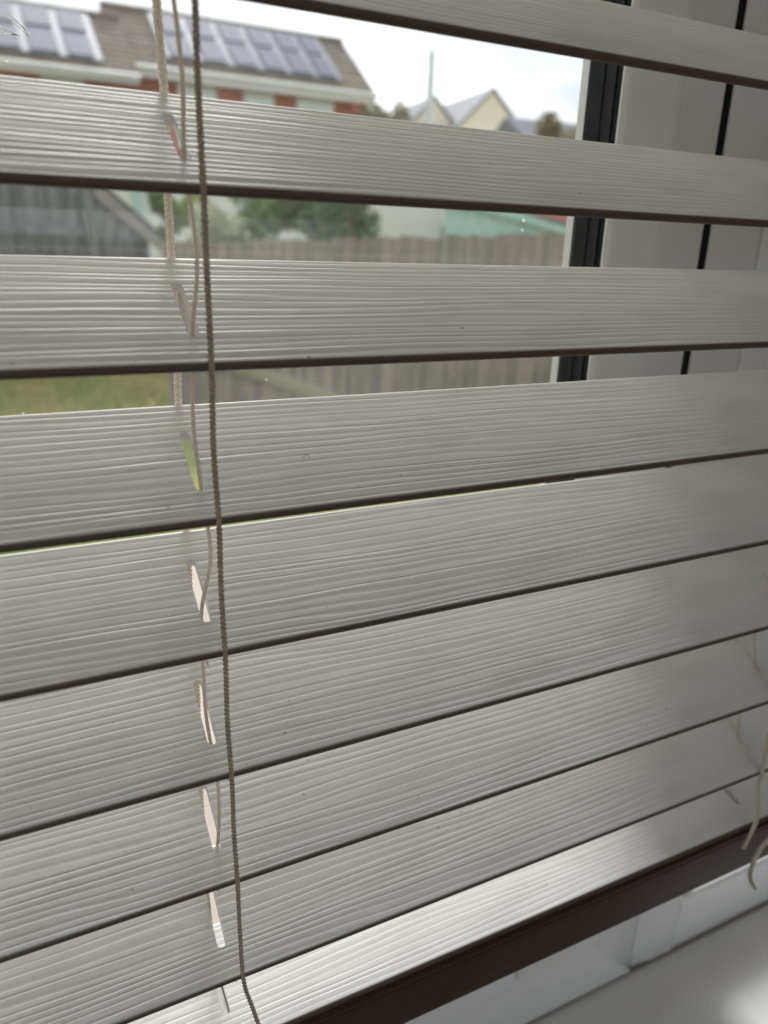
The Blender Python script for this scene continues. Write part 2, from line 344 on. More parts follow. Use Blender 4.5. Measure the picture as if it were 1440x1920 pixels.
wpart('frame_head', horiz([(100, ZT), (100, ZT - 48), (150, ZT - 48), (150, ZT)], WX0, WX1), M['upvc'])
wpart('frame_jamb', vert([(WX0 * 1000, 100), (WX0 * 1000 + 48, 100), (WX0 * 1000 + 48, 150), (WX0 * 1000, 150)], SILL_Z + 0.049, ZT * mm - 0.049), M['upvc'])
wpart('frame_jamb', vert([(WX1 * 1000 - 48, 100), (WX1 * 1000, 100), (WX1 * 1000, 150), (WX1 * 1000 - 48, 150)], SILL_Z + 0.059, ZT * mm - 0.049), M['upvc'])
# sealant line between frame and sill
wpart('sealant', MB().box((WX0, 0.0985, SILL_Z), (WX1, 0.102, SILL_Z + 0.0022)), M['sealant'])
# gasket gap between sash and jamb
wpart('gasket', vert([(317.7, 99.3), (JX0 - 0.2, 100.6), (JX0 - 0.2, 140), (317.7, 140)], SILL_Z + 0.075, ZT * mm - 0.048), M['rubber'])
# opening sash: stile by the jamb, opposite stile, top and bottom rails
SX0 = WX0 * 1000 + 54
stile = [(237.2, 120), (237.2, 86.2), (234.2, 86), (234.4, 84.8), (236.6, 83.2), (238.5, 83), (268, 83.6), (271.5, 84.2), (273, 85), (314, 97), (317.5, 98.5), (317.5, 120)]
wpart('sash_stile', vert(stile, SILL_Z + 0.076, ZT * mm - 0.052), M['upvc'])
wpart('sash_stile', vert([(SX0, 99), (SX0 + 4, 97), (SX0 + 44, 84), (SX0 + 80, 83), (SX0 + 83, 86), (SX0 + 83, 120), (SX0, 120)], SILL_Z + 0.076, ZT * mm - 0.052), M['upvc'])
zb = ZB + 76; zt = ZT - 52
wpart('sash_rail', horiz([(99, zb), (97, zb + 4), (84, zb + 44), (83, zb + 80), (86, zb + 83), (120, zb + 83), (120, zb)], (SX0 + 83) * mm, 0.2371), M['upvc'])
wpart('sash_rail', horiz([(99, zt), (97, zt - 4), (84, zt - 44), (83, zt - 80), (86, zt - 83), (120, zt - 83), (120, zt)], (SX0 + 83) * mm, 0.2371), M['upvc'])
# glazing: seals and spacer between the two panes on the stile side
gz0, gz1 = (zb + 83) * mm, (zt - 83) * mm
for y0, y1, x, m in ((86.4, 88.8, 236.0, 'rubber'), (88.8, 92.6, 236.6, 'spacer'), (92.6, 99.5, 235.9, 'spacer'), (99.5, 101, 236.5, 'rubber'), (101, 107.6, 235.9, 'spacer'), (107.6, 113.4, 236.4, 'rubber')):
    wpart('glazing_seal', vert([(x, y0), (x + 1.1, y0), (x + 1.1, y1), (x, y1)], gz0, gz1), M[m])
    wpart('glazing_seal', MB().box(((SX0 + 83) * mm, y0 * mm, gz0), (x * mm, y1 * mm, gz0 + 0.0012)), M[m])
for yy in (0.0895, 0.1105):
    pane = wpart('glass_pane', MB().add([((SX0 + 80) * mm, yy, gz0 - 0.004), (0.2362, yy, gz0 - 0.004), (0.2362, yy, gz1 + 0.004), ((SX0 + 80) * mm, yy, gz1 + 0.004)], [(0, 1, 2, 3)]), M['glass' if yy < 0.1 else 'glass_dusty'])
    if yy < 0.1: pane_in = pane
# fixed light on the far side of the coupled jambs
fx0, fx1 = (JX2 + 1) * mm, WX1 - 0.049
wpart('glazing_bead', vert([(JX2 + 0.4, 104), (JX2 + 16, 108), (JX2 + 16, 122), (JX2 + 0.4, 122)], SILL_Z + 0.059, ZT * mm - 0.049), M['upvc'])
for yy in (0.109, 0.129):
    wpart('glass_pane', MB().add([(fx0, yy, SILL_Z + 0.056), (fx1, yy, SILL_Z + 0.056), (fx1, yy, ZT * mm - 0.046), (fx0, yy, ZT * mm - 0.046)], [(0, 1, 2, 3)]), M['glass'])
# a dried streak of white paint on the pane
sm = MB(); r2 = random.Random(3)
def smear(x, z, L_, ang, wd):
    n = 14; up = []; dn = []
    for i in range(n + 1):
        s_ = i / n; cx = x + L_ * s_ * math.cos(ang); cz = z + L_ * s_ * math.sin(ang)
        ww = wd * (0.25 + math.sin(math.pi * min(1, s_ * 0.85 + 0.1))) * r2.uniform(0.5, 1.2)
        nx, nz_ = -math.sin(ang), math.cos(ang)
        up.append((cx + nx * ww, 0.08905, cz + nz_ * ww)); dn.append((cx - nx * ww, 0.08905, cz - nz_ * ww))
    vs = up + dn; fs = [(i, i + 1, n + 2 + i, n + 1 + i) for i in range(n)]
    sm.add(vs, fs); sm.add([(p[0], p[1] - 0.0002, p[2]) for p in vs], fs)
for a in ((-0.0350, -0.0012, 0.0105, -0.66, 0.00032), (-0.0338, -0.0030, 0.0080, -0.72, 0.00022), (-0.0375, -0.0066, 0.0075, -0.28, 0.00055), (-0.0290, -0.0060, 0.0040, -1.0, 0.00025), (-0.0375, -0.0092, 0.0062, 0.12, 0.00030)):
    smear(*a)
wpart('paint_smear', sm, M['smear'])

# ------------------------------------------------------------------ the blind
TH = math.radians(33.509); PITCH = 0.0460147; SW = 0.050; ST = 0.003
BX0, BX1 = -0.45, 0.445; LAD = (0.0, 0.2928)
blind = tag(empty('venetian_blind', (0, 0, SILL_Z)), 'white faux-wood venetian blind hanging in front of the window', 'blind')
BZ = -SILL_Z
def slat_mesh():
    # rounded cross-section with support loops
    hw, ht, r = SW / 2, ST / 2, 0.00135
    prof = []
    for cx, cz, a0 in ((hw - r, ht - r, 0), (-hw + r, ht - r, 90), (-hw + r, -ht + r, 180), (hw - r, -ht + r, 270)):
        pts = [(cx + r * math.cos(math.radians(a0 + 90 * i / 5)), cz + r * math.sin(math.radians(a0 + 90 * i / 5))) for i in range(6)]
        if a0 == 0: pts = pts + [(hw - r - 0.0006, ht)]
        if a0 == 90: pts = [(-hw + r + 0.0006, ht)] + pts
        if a0 == 180: pts = pts + [(-hw + r + 0.0006, -ht)]
        if a0 == 270: pts = [(hw - r - 0.0006, -ht)] + pts
        prof += pts
    mb = MB().prism(prof, lambda p: (BX0, p[0], p[1]), lambda p: (BX1, p[0], p[1]))
    base = obj('slat', mb.mesh('slat'))
    cut = MB()
    for x in LAD:
        pl = []
        for i in range(9): a = math.pi * i / 8; pl.append((x + 0.0017 * math.cos(a), 0.0122 - 0.0017 + 0.0017 * math.sin(a)))
        for i in range(9): a = math.pi + math.pi * i / 8; pl.append((x + 0.0017 * math.cos(a), -0.0127 + 0.0017 + 0.0017 * math.sin(a)))
        cut.prism(pl, lambda p: (p[0], p[1], -0.01), lambda p: (p[0], p[1], 0.01))
    co = obj('cutter', cut.mesh('cutter'))
    md = base.modifiers.new('b', 'BOOLEAN'); md.operation = 'DIFFERENCE'; md.object = co; md.solver = 'EXACT'
    dg = bpy.context.evaluated_depsgraph_get(); dg.update()
    me = bpy.data.meshes.new_from_object(base.evaluated_get(dg))
    bpy.data.objects.remove(base); bpy.data.objects.remove(co)
    me.name = 'slat'
    for p in me.polygons: p.use_smooth = True
    me.set_sharp_from_angle(angle=math.radians(38))
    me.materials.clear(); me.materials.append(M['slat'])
    return me
SLAT = slat_mesh()
jit = random.Random(11)
K0, K1 = -9, 7
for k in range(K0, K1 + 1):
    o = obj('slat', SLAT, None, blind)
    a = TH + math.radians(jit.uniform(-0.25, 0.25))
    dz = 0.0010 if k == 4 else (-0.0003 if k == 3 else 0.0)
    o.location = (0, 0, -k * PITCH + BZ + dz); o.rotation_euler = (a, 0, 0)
# last slat lies flatter on the bottom rail
RT = math.radians(14.5); RC = Vector((0.0, -0.0008, -0.3592))
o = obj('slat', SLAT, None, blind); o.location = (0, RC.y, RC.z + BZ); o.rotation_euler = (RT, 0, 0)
# bottom rail: dark brown, lipped along its front edge
rp = [(-0.0262, -0.0030), (-0.0240, -0.0022), (0.0240, -0.0022), (0.0262, -0.0040), (0.0262, -0.047), (0.0240, -0.0520), (-0.0215, -0.0520), (-0.0245, -0.0500),
      (-0.0256, -0.0095), (-0.0250, -0.0085), (-0.0250, -0.0070), (-0.0262, -0.0060)]
rail = obj('bottom_rail', MB().prism(rp, lambda p: (BX0, p[0], p[1]), lambda p: (BX1, p[0], p[1])).mesh('bottom_rail'), M['rail'], blind)
bevel(rail.data, 0.0005, 2, 25); rail.location = (0, RC.y, RC.z + BZ); rail.rotation_euler = (RT, 0, 0)
for x in LAD:
    p = obj('slot_plug', bevel(MB().box((x - 0.0014, -0.0122, -0.0024), (x + 0.0014, 0.0036, -0.0006)).mesh('slot_plug'), 0.0004), M['plug'], rail)
# head rail above
hr = obj('head_rail', bevel(MB().box((BX0, -0.028, 0.448), (BX1, 0.028, 0.490)).mesh('head_rail'), 0.002), M['upvc'], blind)
hr.location = (0, 0, BZ)

def sp(k, a, n=0.0, X=0.0):      # a point on slat k: a along the slat's width (+ to the window), n along its normal
    if k == 8: return Vector((X, RC.y + a * math.cos(RT) - n * math.sin(RT), RC.z + a * math.sin(RT) + n * math.cos(RT)))
    return Vector((X, a * math.cos(TH) - n * math.sin(TH), -k * PITCH + a * math.sin(TH) + n * math.cos(TH)))
def spline(P, step):
    P = [Vector(p) for p in P]; out = []
    for i in range(len(P) - 1):
        p0, p1, p2, p3 = P[max(i - 1, 0)], P[i], P[i + 1], P[min(i + 2, len(P) - 1)]
        n = max(2, int((p2 - p1).length / step))
        for j in range(n):
            t = j / n
            out.append(0.5 * ((2 * p1) + (p2 - p0) * t + (2 * p0 - 5 * p1 + 4 * p2 - p3) * t * t + (3 * p1 - p0 - 3 * p2 + p3) * t ** 3))
    out.append(P[-1]); return out
def braid(P, width, depth, srad, period, per=10, flat=(1, 0, 0)):
    """three plaited strands along a path; flat = direction the plait is widest in"""
    C = spline(P, period / per); mb = MB()
    s = 0.0; S_ = [0.0]
    for i in range(1, len(C)): s += (C[i] - C[i - 1]).length; S_.append(s)
    for st in range(3):
        q = []
        for i, c in enumerate(C):
            t = (C[min(i + 1, len(C) - 1)] - C[max(i - 1, 0)]).normalized()
            a = Vector(flat); a = (a - t * a.dot(t)).normalized(); bb = t.cross(a)
            ph = 2 * math.pi * (S_[i] / period + st / 3)
            q.append(c + a * width * math.sin(ph) + bb * depth * math.sin(2 * ph))
        mb.tube(q, srad, 6)
    return mb
def cordpart(name, mb, parent=blind, m='cord'):
    me = mb.mesh(name, True)
    if parent is blind: me.transform(Matrix.Translation((0, 0, BZ)))
    return obj(name, me, M[m], parent)

for li, X in enumerate(LAD):
    w_ = random.Random(5 + li)
    # front string of the ladder, pressed against the front edges of the slats
    if li == 0:
        xs = {-9: .0008, 0: .0012, 1: .0014, 2: .0017, 3: .0021, 4: .0025, 5: .0031, 6: .0038, 7: .0048}
    else:
        xs = {k: -.0006 + .0004 * math.sin(k * 2.1) for k in range(-9, 8)}
    P = []
    for k in range(K0, 8):
        kk = min(xs, key=lambda q: abs(q - k)); e = sp(k, -0.0250, 0.0, X + xs[kk]); e.y -= 0.0013
        P.append(e)
        if k < 7:
            e2 = sp(k + 1, -0.0250, 0.0, X + xs[min(xs, key=lambda q: abs(q - k - 1))]); e2.y -= 0.0013
            P.append((e + e2) / 2 + Vector((w_.uniform(-.0003, .0003), 0.0012, 0)))
    e8 = sp(8, -0.0262, 0.0, X)
    if li == 0:
        P += [Vector((X + .0076, e8.y + .0026, -0.3500)), Vector((X + .0108, e8.y - .0010, -0.3650)), Vector((X + .0145, e8.y - .0030, -0.3830)), Vector((X + .014, e8.y + .001, -0.398))]
    else:
        P += [Vector((X - .0015, e8.y + .004, -0.3420)), Vector((X - .004, e8.y - .001, -0.3560)), Vector((X - .0095, e8.y - .0035, -0.3630)), Vector((X - .0155, e8.y - .0045, -0.3715))]
    lf = cordpart('ladder_cord', braid(P, 0.00058 if li == 0 else 0.0008, 0.00032, 0.00038 if li == 0 else 0.0006, 0.0048), m='taupe' if li == 0 else 'cord')
    # rear string, a wider plait
    P = []
    for k in range(K0, 9):
        e = sp(k, 0.0250, 0.0, X + 0.0022 + (0.0004 * math.sin(k * 1.7))); e.y += 0.0018; P.append(e)
        if k < 8: P.append(e + Vector((w_.uniform(-.0004, .0004), 0.0003, -PITCH * 0.5)))
    lr = cordpart('ladder_cord', braid(P, 0.00085, 0.0004, 0.00058, 0.0052))
    for k in range(-2, 8):       # rungs carrying each slat
        a = sp(k, -0.0252, -0.0019, X + (0.0026 if k % 2 else -0.0026)); c = sp(k, 0.0252, -0.0019, X + (0.0026 if k % 2 else -0.0026))
        m_ = (a + c) / 2 + Vector((0, 0, -0.0012))
        cm = MB().tube(spline([a, m_, c], 0.004), 0.00035, 5).mesh('rung', True); cm.transform(Matrix.Translation((0, 0, BZ)))
        obj('rung', cm, M['cord'], lr)
    # lift cord threading the slots
    if li == 0:
        ent = {-1: (0, .0), 0: (-.0004, -.004), 1: (.0002, -.0100), 2: (.0004, -.0092), 3: (.0004, -.0108), 4: (-.0006, -.0070), 5: (.0002, -.0030), 6: (.0002, -.0110), 7: (-.0010, .0040), 8: (-.0004, .004)}
        mid = {-1: .0002, 0: .0014, 1: .0028, 2: -.0006, 3: .0032, 4: -.0002, 5: .0026, 6: -.0022, 7: 0}
    else:
        ent = {k: (.0003 * math.sin(k * 1.3), -.004 + .003 * math.sin(k * 2.7)) for k in range(-1, 9)}
        mid = {k: .0022 * math.sin(k * 1.9 + 1) for k in range(-1, 9)}
    P = [Vector((X, 0, 0.445)), sp(-4, 0, 0, X)]
    for k in range(-1, 9):
        dx, a = ent[k]; P.append(sp(k, a, 0.0004, X + dx))
        if k < 8:
            n2 = ent[k + 1]; e2 = sp(k + 1, n2[1], 0.0, X); e1 = sp(k, a, 0.0, X)
            P.append(e1 * 0.45 + e2 * 0.55 + Vector((mid[k], 0.0012, 0)))
    cm = MB()
    C = spline(P, 0.0012); cm.tube(C, 0.00062, 7)
    for st in range(2):          # fine twist on its surface
        q = []; s_ = 0
        for i, c in enumerate(C):
            if i: s_ += (C[i] - C[i - 1]).length
            ph = 2 * math.pi * (s_ / 0.0056 + st / 2); q.append(c + Vector((math.cos(ph), math.sin(ph), 0)) * 0.00046)
        cm.tube(q, 0.00030, 5)
    cordpart('lift_cord', cm)
# loose tail of cord under the far ladder
tl = [(0.312, -0.0305, -0.368), (0.300, -0.0335, -0.3665), (0.286, -0.036, -0.368), (0.279, -0.037, -0.376), (0.279, -0.037, -0.386), (0.286, -0.037, -0.397)]
cordpart('cord_tail', MB().tube(spline(tl, 0.0015), 0.0012, 8, 0.6))
# lint and a hair caught on the slats
def onslat(k, X, a, n=0.0017): return sp(k, a, n, X)
lint = [(3, 0.036, -0.004, 0.0022), (4, -0.021, 0.010, 0.006), (7, 0.012, -0.016, 0.0012), (5, 0.03, -0.004, 0.0012), (2, 0.09, -0.012, 0.0012)]
for k, X, a, L_ in lint:
    p = [onslat(k, X + L_ * t, a + L_ * 0.5 * math.sin(3 * t) * (0.9 if k == 3 else 0.25), 0.00165 + 0.0004 * math.sin(3.1 * t)) for t in (0, .25, .5, .75, 1)]
    cordpart_ = MB().tube(p, 0.00007 if L_ > .004 else 0.00013, 4).mesh('lint', True); cordpart_.transform(Matrix.Translation((0, 0, BZ)))
    obj('lint', cordpart_, M['lint'], blind)

# ------------------------------------------------------------------ outdoors: ground and lawn
GZ = -1.45
struct('ground', MB().add([(-150, -150, GZ - 0.06), (150, -150, GZ - 0.06), (150, 0.17, GZ - 0.06), (150, 0.18, GZ), (150, 260, GZ), (-150, 260, GZ), (-150, 0.18, GZ), (-150, 0.17, GZ - 0.06)], [(0, 1, 2, 7), (7, 2, 3, 6), (6, 3, 4, 5)]), M['lawn'])
struct('patio', MB().box((-20, -25, GZ - 0.2), (20, RY0 - 0.11, GZ - 0.03)), M['paving'])  # unseen paving added to keep green bounce light out of the room
struct('patio', MB().box((-8, 0.2, GZ - 0.1), (12, 3.0, GZ + 0.03)), M['paving'])
g = MB(); gr = random.Random(2)
for i in range(9000):
    x, y = gr.uniform(-1.0, 2.4), gr.uniform(5.6, 9.2); h = gr.uniform(0.03, 0.10); a = gr.uniform(0, 6.28); w_ = gr.uniform(.006, .014)
    l = Vector((gr.uniform(-.03, .03), gr.uniform(-.03, .03), h))
    d_ = Vector((math.cos(a), math.sin(a), 0)) * w_; p = Vector((x, y, GZ + 0.002))
    g.add([p - d_, p + d_, p + l], [(0, 1, 2)])
tag(g.build('grass', M['grass']), 'patchy yellow-green lawn seen between the slats', 'grass', kind='stuff')

# ------------------------------------------------------------------ fence
FA, FB = Vector((1.23, 5.93, 0)), Vector((6.40, 3.79, 0))
fd = (FB - FA); FLn = fd.length; fd.normalize(); frz = math.atan2(fd.y, fd.x)
fence = tag(empty('timber_fence', (FA.x, FA.y, GZ), frz), 'weathered grey close-board garden fence', 'fence')
BW = 0.104
bmeshes = []
for i in range(5):
    h_ = 1.0; b = MB(); r3 = random.Random(i)
    b.prism([(0.002, 0), (BW - 0.003, 0), (BW - 0.003, 1.0 + r3.uniform(-.006, .006)), (0.002, 1.0 + r3.uniform(-.006, .006))], lambda p: (p[0], -0.006, p[1]), lambda p: (p[0], 0.010, p[1]))
    me = b.mesh('board'); me.materials.append(M['wood']); bmeshes.append(me)
for i in range(int(FLn / BW)):
    o = obj('board', bmeshes[i % 5], None, fence); s_ = i * BW
    top = -0.145 + 0.175 * min(1.2, s_ / 3.03) + gr.uniform(-.012, .012)
    o.location = (s_, gr.uniform(-.006, .006), 0.0); o.scale = (1, 1, top - GZ)
for zz in (0.35, 1.05): MB().box((0, 0.013, zz), (FLn, 0.06, zz + 0.07)).build('fence_rail', M['wood'], fence)
for i in range(4): MB().box((0.02 + i * 1.75, 0.062, 0), (0.11 + i * 1.75, 0.15, 1.30)).build('post', M['wood'], fence)
pk = MB().box((-0.86, -0.012, -0.055), (0.86, 0.012, 0.055))
o = tag(obj('plank', bevel(pk.mesh('plank'), 0.004), M['plank']), 'pale mossy plank leaning against the grey fence', 'plank')
o.location = (2.176, 5.498, -1.19); o.rotation_euler = (0.0, math.radians(17.2), frz)

# ------------------------------------------------------------------ grey shed with sloping bargeboard
shed = tag(empty('shed', (0.62, 8.72, GZ), -0.03), 'dark grey timber shed with a sloping pale bargeboard', 'shed')
apex_z, eave_z, half = 0.80 - GZ, -0.17 - GZ, 1.12
def roofline(x): return apex_z - (apex_z - eave_z) * abs(x) / half
x = -1.06
while x < 1.02:
    w_ = 0.118; ztop = [roofline(x) - 0.05, roofline(x + w_) - 0.05]
    b = MB().prism([(x + .003, 0), (x + w_ - .003, 0), (x + w_ - .003, ztop[1]), (x + .003, ztop[0])], lambda p: (p[0], 0.0, p[1]), lambda p: (p[0], 0.018, p[1]))
    o = b.build('board', M['wood2'], shed); o.location.y = gr.uniform(-.005, .005); x += w_
MB().box((-1.05, -0.045, -0.075 - GZ - 0.05), (0.42, -0.007, -0.075 - GZ + 0.02)).build('ledge', M['wood2'], shed)
MB().box((0.44, -0.05, 0), (0.55, -0.007, 1.95)).build('corner_post', M['wood2'], shed)
for s_ in (-1, 1):
    b = MB().prism([(0, apex_z + 0.09), (s_ * (half + .06), eave_z + 0.06), (s_ * (half + .06), eave_z - 0.10), (0, apex_z - 0.09)], lambda p: (p[0], -0.035, p[1]), lambda p: (p[0], -0.008, p[1]))
    b.build('bargeboard', M['barge'], shed)
    b = MB().prism([(0, apex_z + 0.12), (s_ * (half + .08), eave_z + 0.08), (s_ * (half + .08), eave_z + 0.05), (0, apex_z + 0.09)], lambda p: (p[0], -0.05, p[1]), lambda p: (p[0], 1.9, p[1]))
    b.build('roof', M['felt'], shed)
for y0 in (1.86,): MB().prism([(-1.05, 0), (1.05, 0), (1.05, eave_z), (0, apex_z - 0.02), (-1.05, eave_z)], lambda p: (p[0], y0, p[1]), lambda p: (p[0], y0 + .02, p[1])).build('back_wall', M['wood2'], shed)
for s_ in (-1, 1): MB().box((s_ * 1.05 - .01, 0.02, 0), (s_ * 1.05 + .01, 1.86, eave_z)).build('side_wall', M['wood2'], shed)

# ------------------------------------------------------------------ houses
HA = math.atan2(-0.13719, 0.99054)
def house(name, loc, label, cat='house', rz=HA):
    return tag(empty(name, loc, rz), label, cat)
def local(mb, name, m, parent, smooth=False): return mb.build(name, m, parent, smooth)
def far_window(parent, u0, u1, z0, z1, y, split=0.5):
    f = MB().box((u0, y - 0.06, z0), (u1, y - 0.005, z1)).build('window', M['white'], parent)
    um = u0 + (u1 - u0) * split
    for a, c in ((u0 + .07, um - .04), (um + .04, u1 - .07)):
        MB().box((a, y - 0.075, z0 + .08), (c, y - 0.062, z1 - .08)).build('pane', M['curtain'], f)
    MB().box((u0 - .05, y - 0.12, z0 - .06), (u1 + .05, y - 0.003, z0 - .004)).build('sill', M['white'], f)
def terrace(h, u0, u1, eave, eave_y, ridge_b, pitch, wall_y, ru0, ru1, fz):
    t = math.tan(math.radians(pitch)); rz_ = eave + ridge_b * t; ry = eave_y + ridge_b
    b = MB().box((u0, wall_y, 0), (u1, wall_y + 3.4, eave - 0.05)); b.build('wall', M['brick'], h)
    g_ = 0.10
    roof = MB().prism([(eave_y, eave), (ry, rz_), (ry + ridge_b, eave), (ry + ridge_b, eave - g_), (ry, rz_ - g_), (eave_y, eave - g_)], lambda p: (ru0, p[0], p[1]), lambda p: (ru1, p[0], p[1])).build('roof', M['tile'], h)
    MB().tube([(ru0, ry, rz_ + .02), (ru1, ry, rz_ + .02)], 0.07, 8).build('ridge_tiles', M['tile'], roof)
    MB().box((ru0 + .02, eave_y - 0.02, fz), (ru1 - .02, eave_y + 0.05, eave - 0.02)).build('fascia', M['white'], h)
    MB().box((ru0 + .03, eave_y + 0.052, fz + 0.005), (ru1 - .03, wall_y - 0.002, fz + 0.03)).build('soffit', M['white'], h)
    gt = MB().tube([(ru0, eave_y - 0.07, eave - 0.06), (ru1, eave_y - 0.07, eave - 0.06)], 0.055, 8); gt.build('gutter', M['white'], h)
    return roof
def array(roof, stripes, rows, eave, eave_y, pitch, gap=0.10):
    a = math.radians(pitch)
    def P(u, b_, n): return (u, eave_y + b_ - n * math.sin(a), eave + b_ * math.tan(a) + n * math.cos(a))
    def slab(u0, u1, b0, b1, n0, n1):
        vs = [P(u0, b0, n0), P(u1, b0, n0), P(u1, b1, n0), P(u0, b1, n0), P(u0, b0, n1), P(u1, b0, n1), P(u1, b1, n1), P(u0, b1, n1)]
        return MB().add(vs, [(0, 3, 2, 1), (4, 5, 6, 7), (0, 1, 5, 4), (1, 2, 6, 5), (2, 3, 7, 6), (3, 0, 4, 7)])
    slab(stripes[0] - .06, stripes[-1] + .06, rows[0][0] - .04, rows[-1][1] + .04, 0.03, 0.06).build('panel_rack', M['alu'], roof)
    for u0, u1 in zip(stripes, stripes[1:]):
        for b0, b1 in rows: slab(u0 + gap, u1 - gap, b0, b1, 0.064, 0.10).build('solar_panel', M['solar'], roof)
O1 = (6.541, 19.70, GZ); e1 = 3.36 - GZ
h1 = house('brick_house', O1, 'red brick house with solar panels and bare brown roof tiles at both ends', rz=0.0)
r1 = terrace(h1, -3.1, 2.88, e1, -0.4, 2.13, 35, 0.0, -3.15, 2.96, 3.13 - GZ)
for a in ((-1.87, -0.98, 0.52), (-0.33, 0.42, 0.5), (1.0, 1.98, 0.42)): far_window(h1, a[0], a[1], 1.85 - GZ, 3.12 - GZ, 0.0, a[2])
for a in ((-1.6, -0.6), (1.0, 1.9)): far_window(h1, a[0], a[1], 0.9, 2.0, 0.0)
array(r1, [-2.07, -1.33, -0.60, 0.13, 0.82, 1.50, 2.12], [(0.33, 1.04), (1.24, 1.96)], e1, -0.4, 35)
MB().box((2.38, -0.16, 2.98 - GZ), (2.66, -0.003, 3.12 - GZ)).build('alarm_box', M['pink'], h1)
O2 = (6.541, 18.90, GZ); e2 = 3.02 - GZ
h2 = house('brick_house', O2, 'red brick house with pale blue solar panels and a lower roof ridge', rz=0.0)
r2_ = terrace(h2, -9.5, -3.02, e2, -0.4, 1.97, 35, 0.0, -9.6, -2.92, 2.84 - GZ)
far_window(h2, -4.83, -4.0, 1.75 - GZ, 2.83 - GZ, 0.0); far_window(h2, -7.2, -6.0, 1.75 - GZ, 2.83 - GZ, 0.0)
array(r2_, [-7.2, -6.48, -5.76, -5.05, -4.34, -3.66], [(0.27, 0.95), (1.15, 1.84)], e2, -0.4, 35, 0.09)

def gable_house(px, py, pz, hl, hr_, drop, label, depth=9.0):
    h = house('gabled_house', (px, py, GZ), label); z = pz - GZ; t = drop
    zl, zr = z - hl * t, z - hr_ * t
    MB().prism([(-hl, 0), (hr_, 0), (hr_, zr), (0, z), (-hl, zl)], lambda p: (p[0], 0, p[1]), lambda p: (p[0], depth, p[1])).build('wall', M['cream'], h)
    for s_, hw in ((-1, hl), (1, hr_)):
        MB().prism([(0, z + .14), (s_ * (hw + .15), z - (hw + .15) * t + .14), (s_ * (hw + .15), z - (hw + .15) * t + .02), (0, z + .02)], lambda p: (p[0], -0.12, p[1]), lambda p: (p[0], depth + .1, p[1])).build('roof', M['slate'], h)
    far_window(h, -0.45, 0.45, z - 3.9, z - 2.7, 0.0); far_window(h, -0.45, 0.45, z - 6.6, z - 5.4, 0.0)
    return h
gable_house(20.905, 36.158, 6.43, 1.35, 1.2, 1.02, 'lower cream gabled house behind the tall grey pole')
gable_house(23.26, 34.70, 6.82, 2.4, 2.4, 0.98, 'taller cream gabled house with a pointed grey slate roof')
# grey-roofed house by the window frame
h = house('grey_roofed_house', (20.6, 26.3, GZ), 'distant low house with a grey roof next to the frame')
zz = 4.0 - GZ
MB().box((-1.0, 0, 0), (4.5, 4, zz - 0.4)).build('wall', M['render'], h)
MB().prism([(-0.3, zz - .45), (2.0, zz + .72), (4.3, zz - .45)], lambda p: (-1.15, p[0], p[1]), lambda p: (4.6, p[0], p[1])).build('roof', M['slate'], h)
MB().box((0.25, 0.75, zz + 0.2), (0.62, 1.3, zz + 0.62)).build('roof_window', M['white'], h)

# cream garden building with a mint post, behind the shed
h = tag(empty('rendered_outbuilding', (3.3, 15.6, GZ), -0.15), 'cream rendered outbuilding with a mint green post behind the shed', 'outbuilding')
MB().box((-1.9, 0, 0), (3.4, 3, 0.95 - GZ)).build('wall', M['render'], h)
MB().box((-0.50, -0.14, 0), (-0.36, -0.01, 0.9 - GZ)).build('post', M['mint'], h)
MB().box((-2.0, -0.25, 0.95 - GZ), (3.5, 3.1, 1.07 - GZ)).build('roof', M['felt'], h)
# white wall
h = tag(empty('garden_building', (7.15, 12.95, GZ), -0.47), 'white rendered wall of a small building above the fence', 'outbuilding')
MB().box((-0.75, 0, 0), (0.60, 2.4, 0.85 - GZ)).build('wall', M['render'], h)
MB().prism([(-0.15, .85 - GZ), (2.5, .85 - GZ), (2.5, 1.05 - GZ), (-0.15, .95 - GZ)], lambda p: (-0.85, p[0], p[1]), lambda p: (0.7, p[0], p[1])).build('roof', M['felt'], h)
# mint summerhouse with a falling roof edge
h = tag(empty('summerhouse', (6.63, 10.91, GZ), -0.50), 'mint green summerhouse with a sloping roof edge', 'summerhouse')
for i in range(8):
    x0 = 0.02 + i * 0.22; zt_ = 0.52 - 0.24 * max(0.0, (x0 + .11 - 0.45)) - GZ
    o = MB().box((x0, 0.0, 0), (x0 + 0.21, 0.02, zt_)).build('board', M['mint'], h); o.location.y = (i % 2) * 0.006
MB().prism([(0.0, 0.62 - GZ), (0.45, 0.60 - GZ), (1.95, 0.20 - GZ), (1.95, 0.10 - GZ), (0.45, 0.44 - GZ), (0.0, 0.50 - GZ)], lambda p: (p[0], -0.10, p[1]), lambda p: (p[0], -0.01, p[1])).build('fascia', M['mint'], h)
MB().prism([(0.0, 0.66 - GZ), (0.45, 0.65 - GZ), (2.0, 0.25 - GZ), (2.0, 0.21 - GZ), (0.45, 0.61 - GZ), (0.0, 0.63 - GZ)], lambda p: (p[0], -0.12, p[1]), lambda p: (p[0], 1.7, p[1])).build('roof', M['slate'], h)
MB().box((0.02, 1.6, 0), (1.78, 1.65, 0.2 - GZ)).build('back_wall', M['mint'], h)
# brick building at the frame
h = tag(empty('brick_outbuilding', (9.95, 12.5, GZ), -0.6), 'red brick building corner showing between summerhouse and frame', 'outbuilding')
MB().box((-0.25, 0, 0), (2.5, 3, 1.0 - GZ)).build('wall', M['brick'], h)
MB().box((-0.4, -0.15, 1.0 - GZ), (2.6, 3.1, 1.1 - GZ)).build('roof', M['slate'], h)
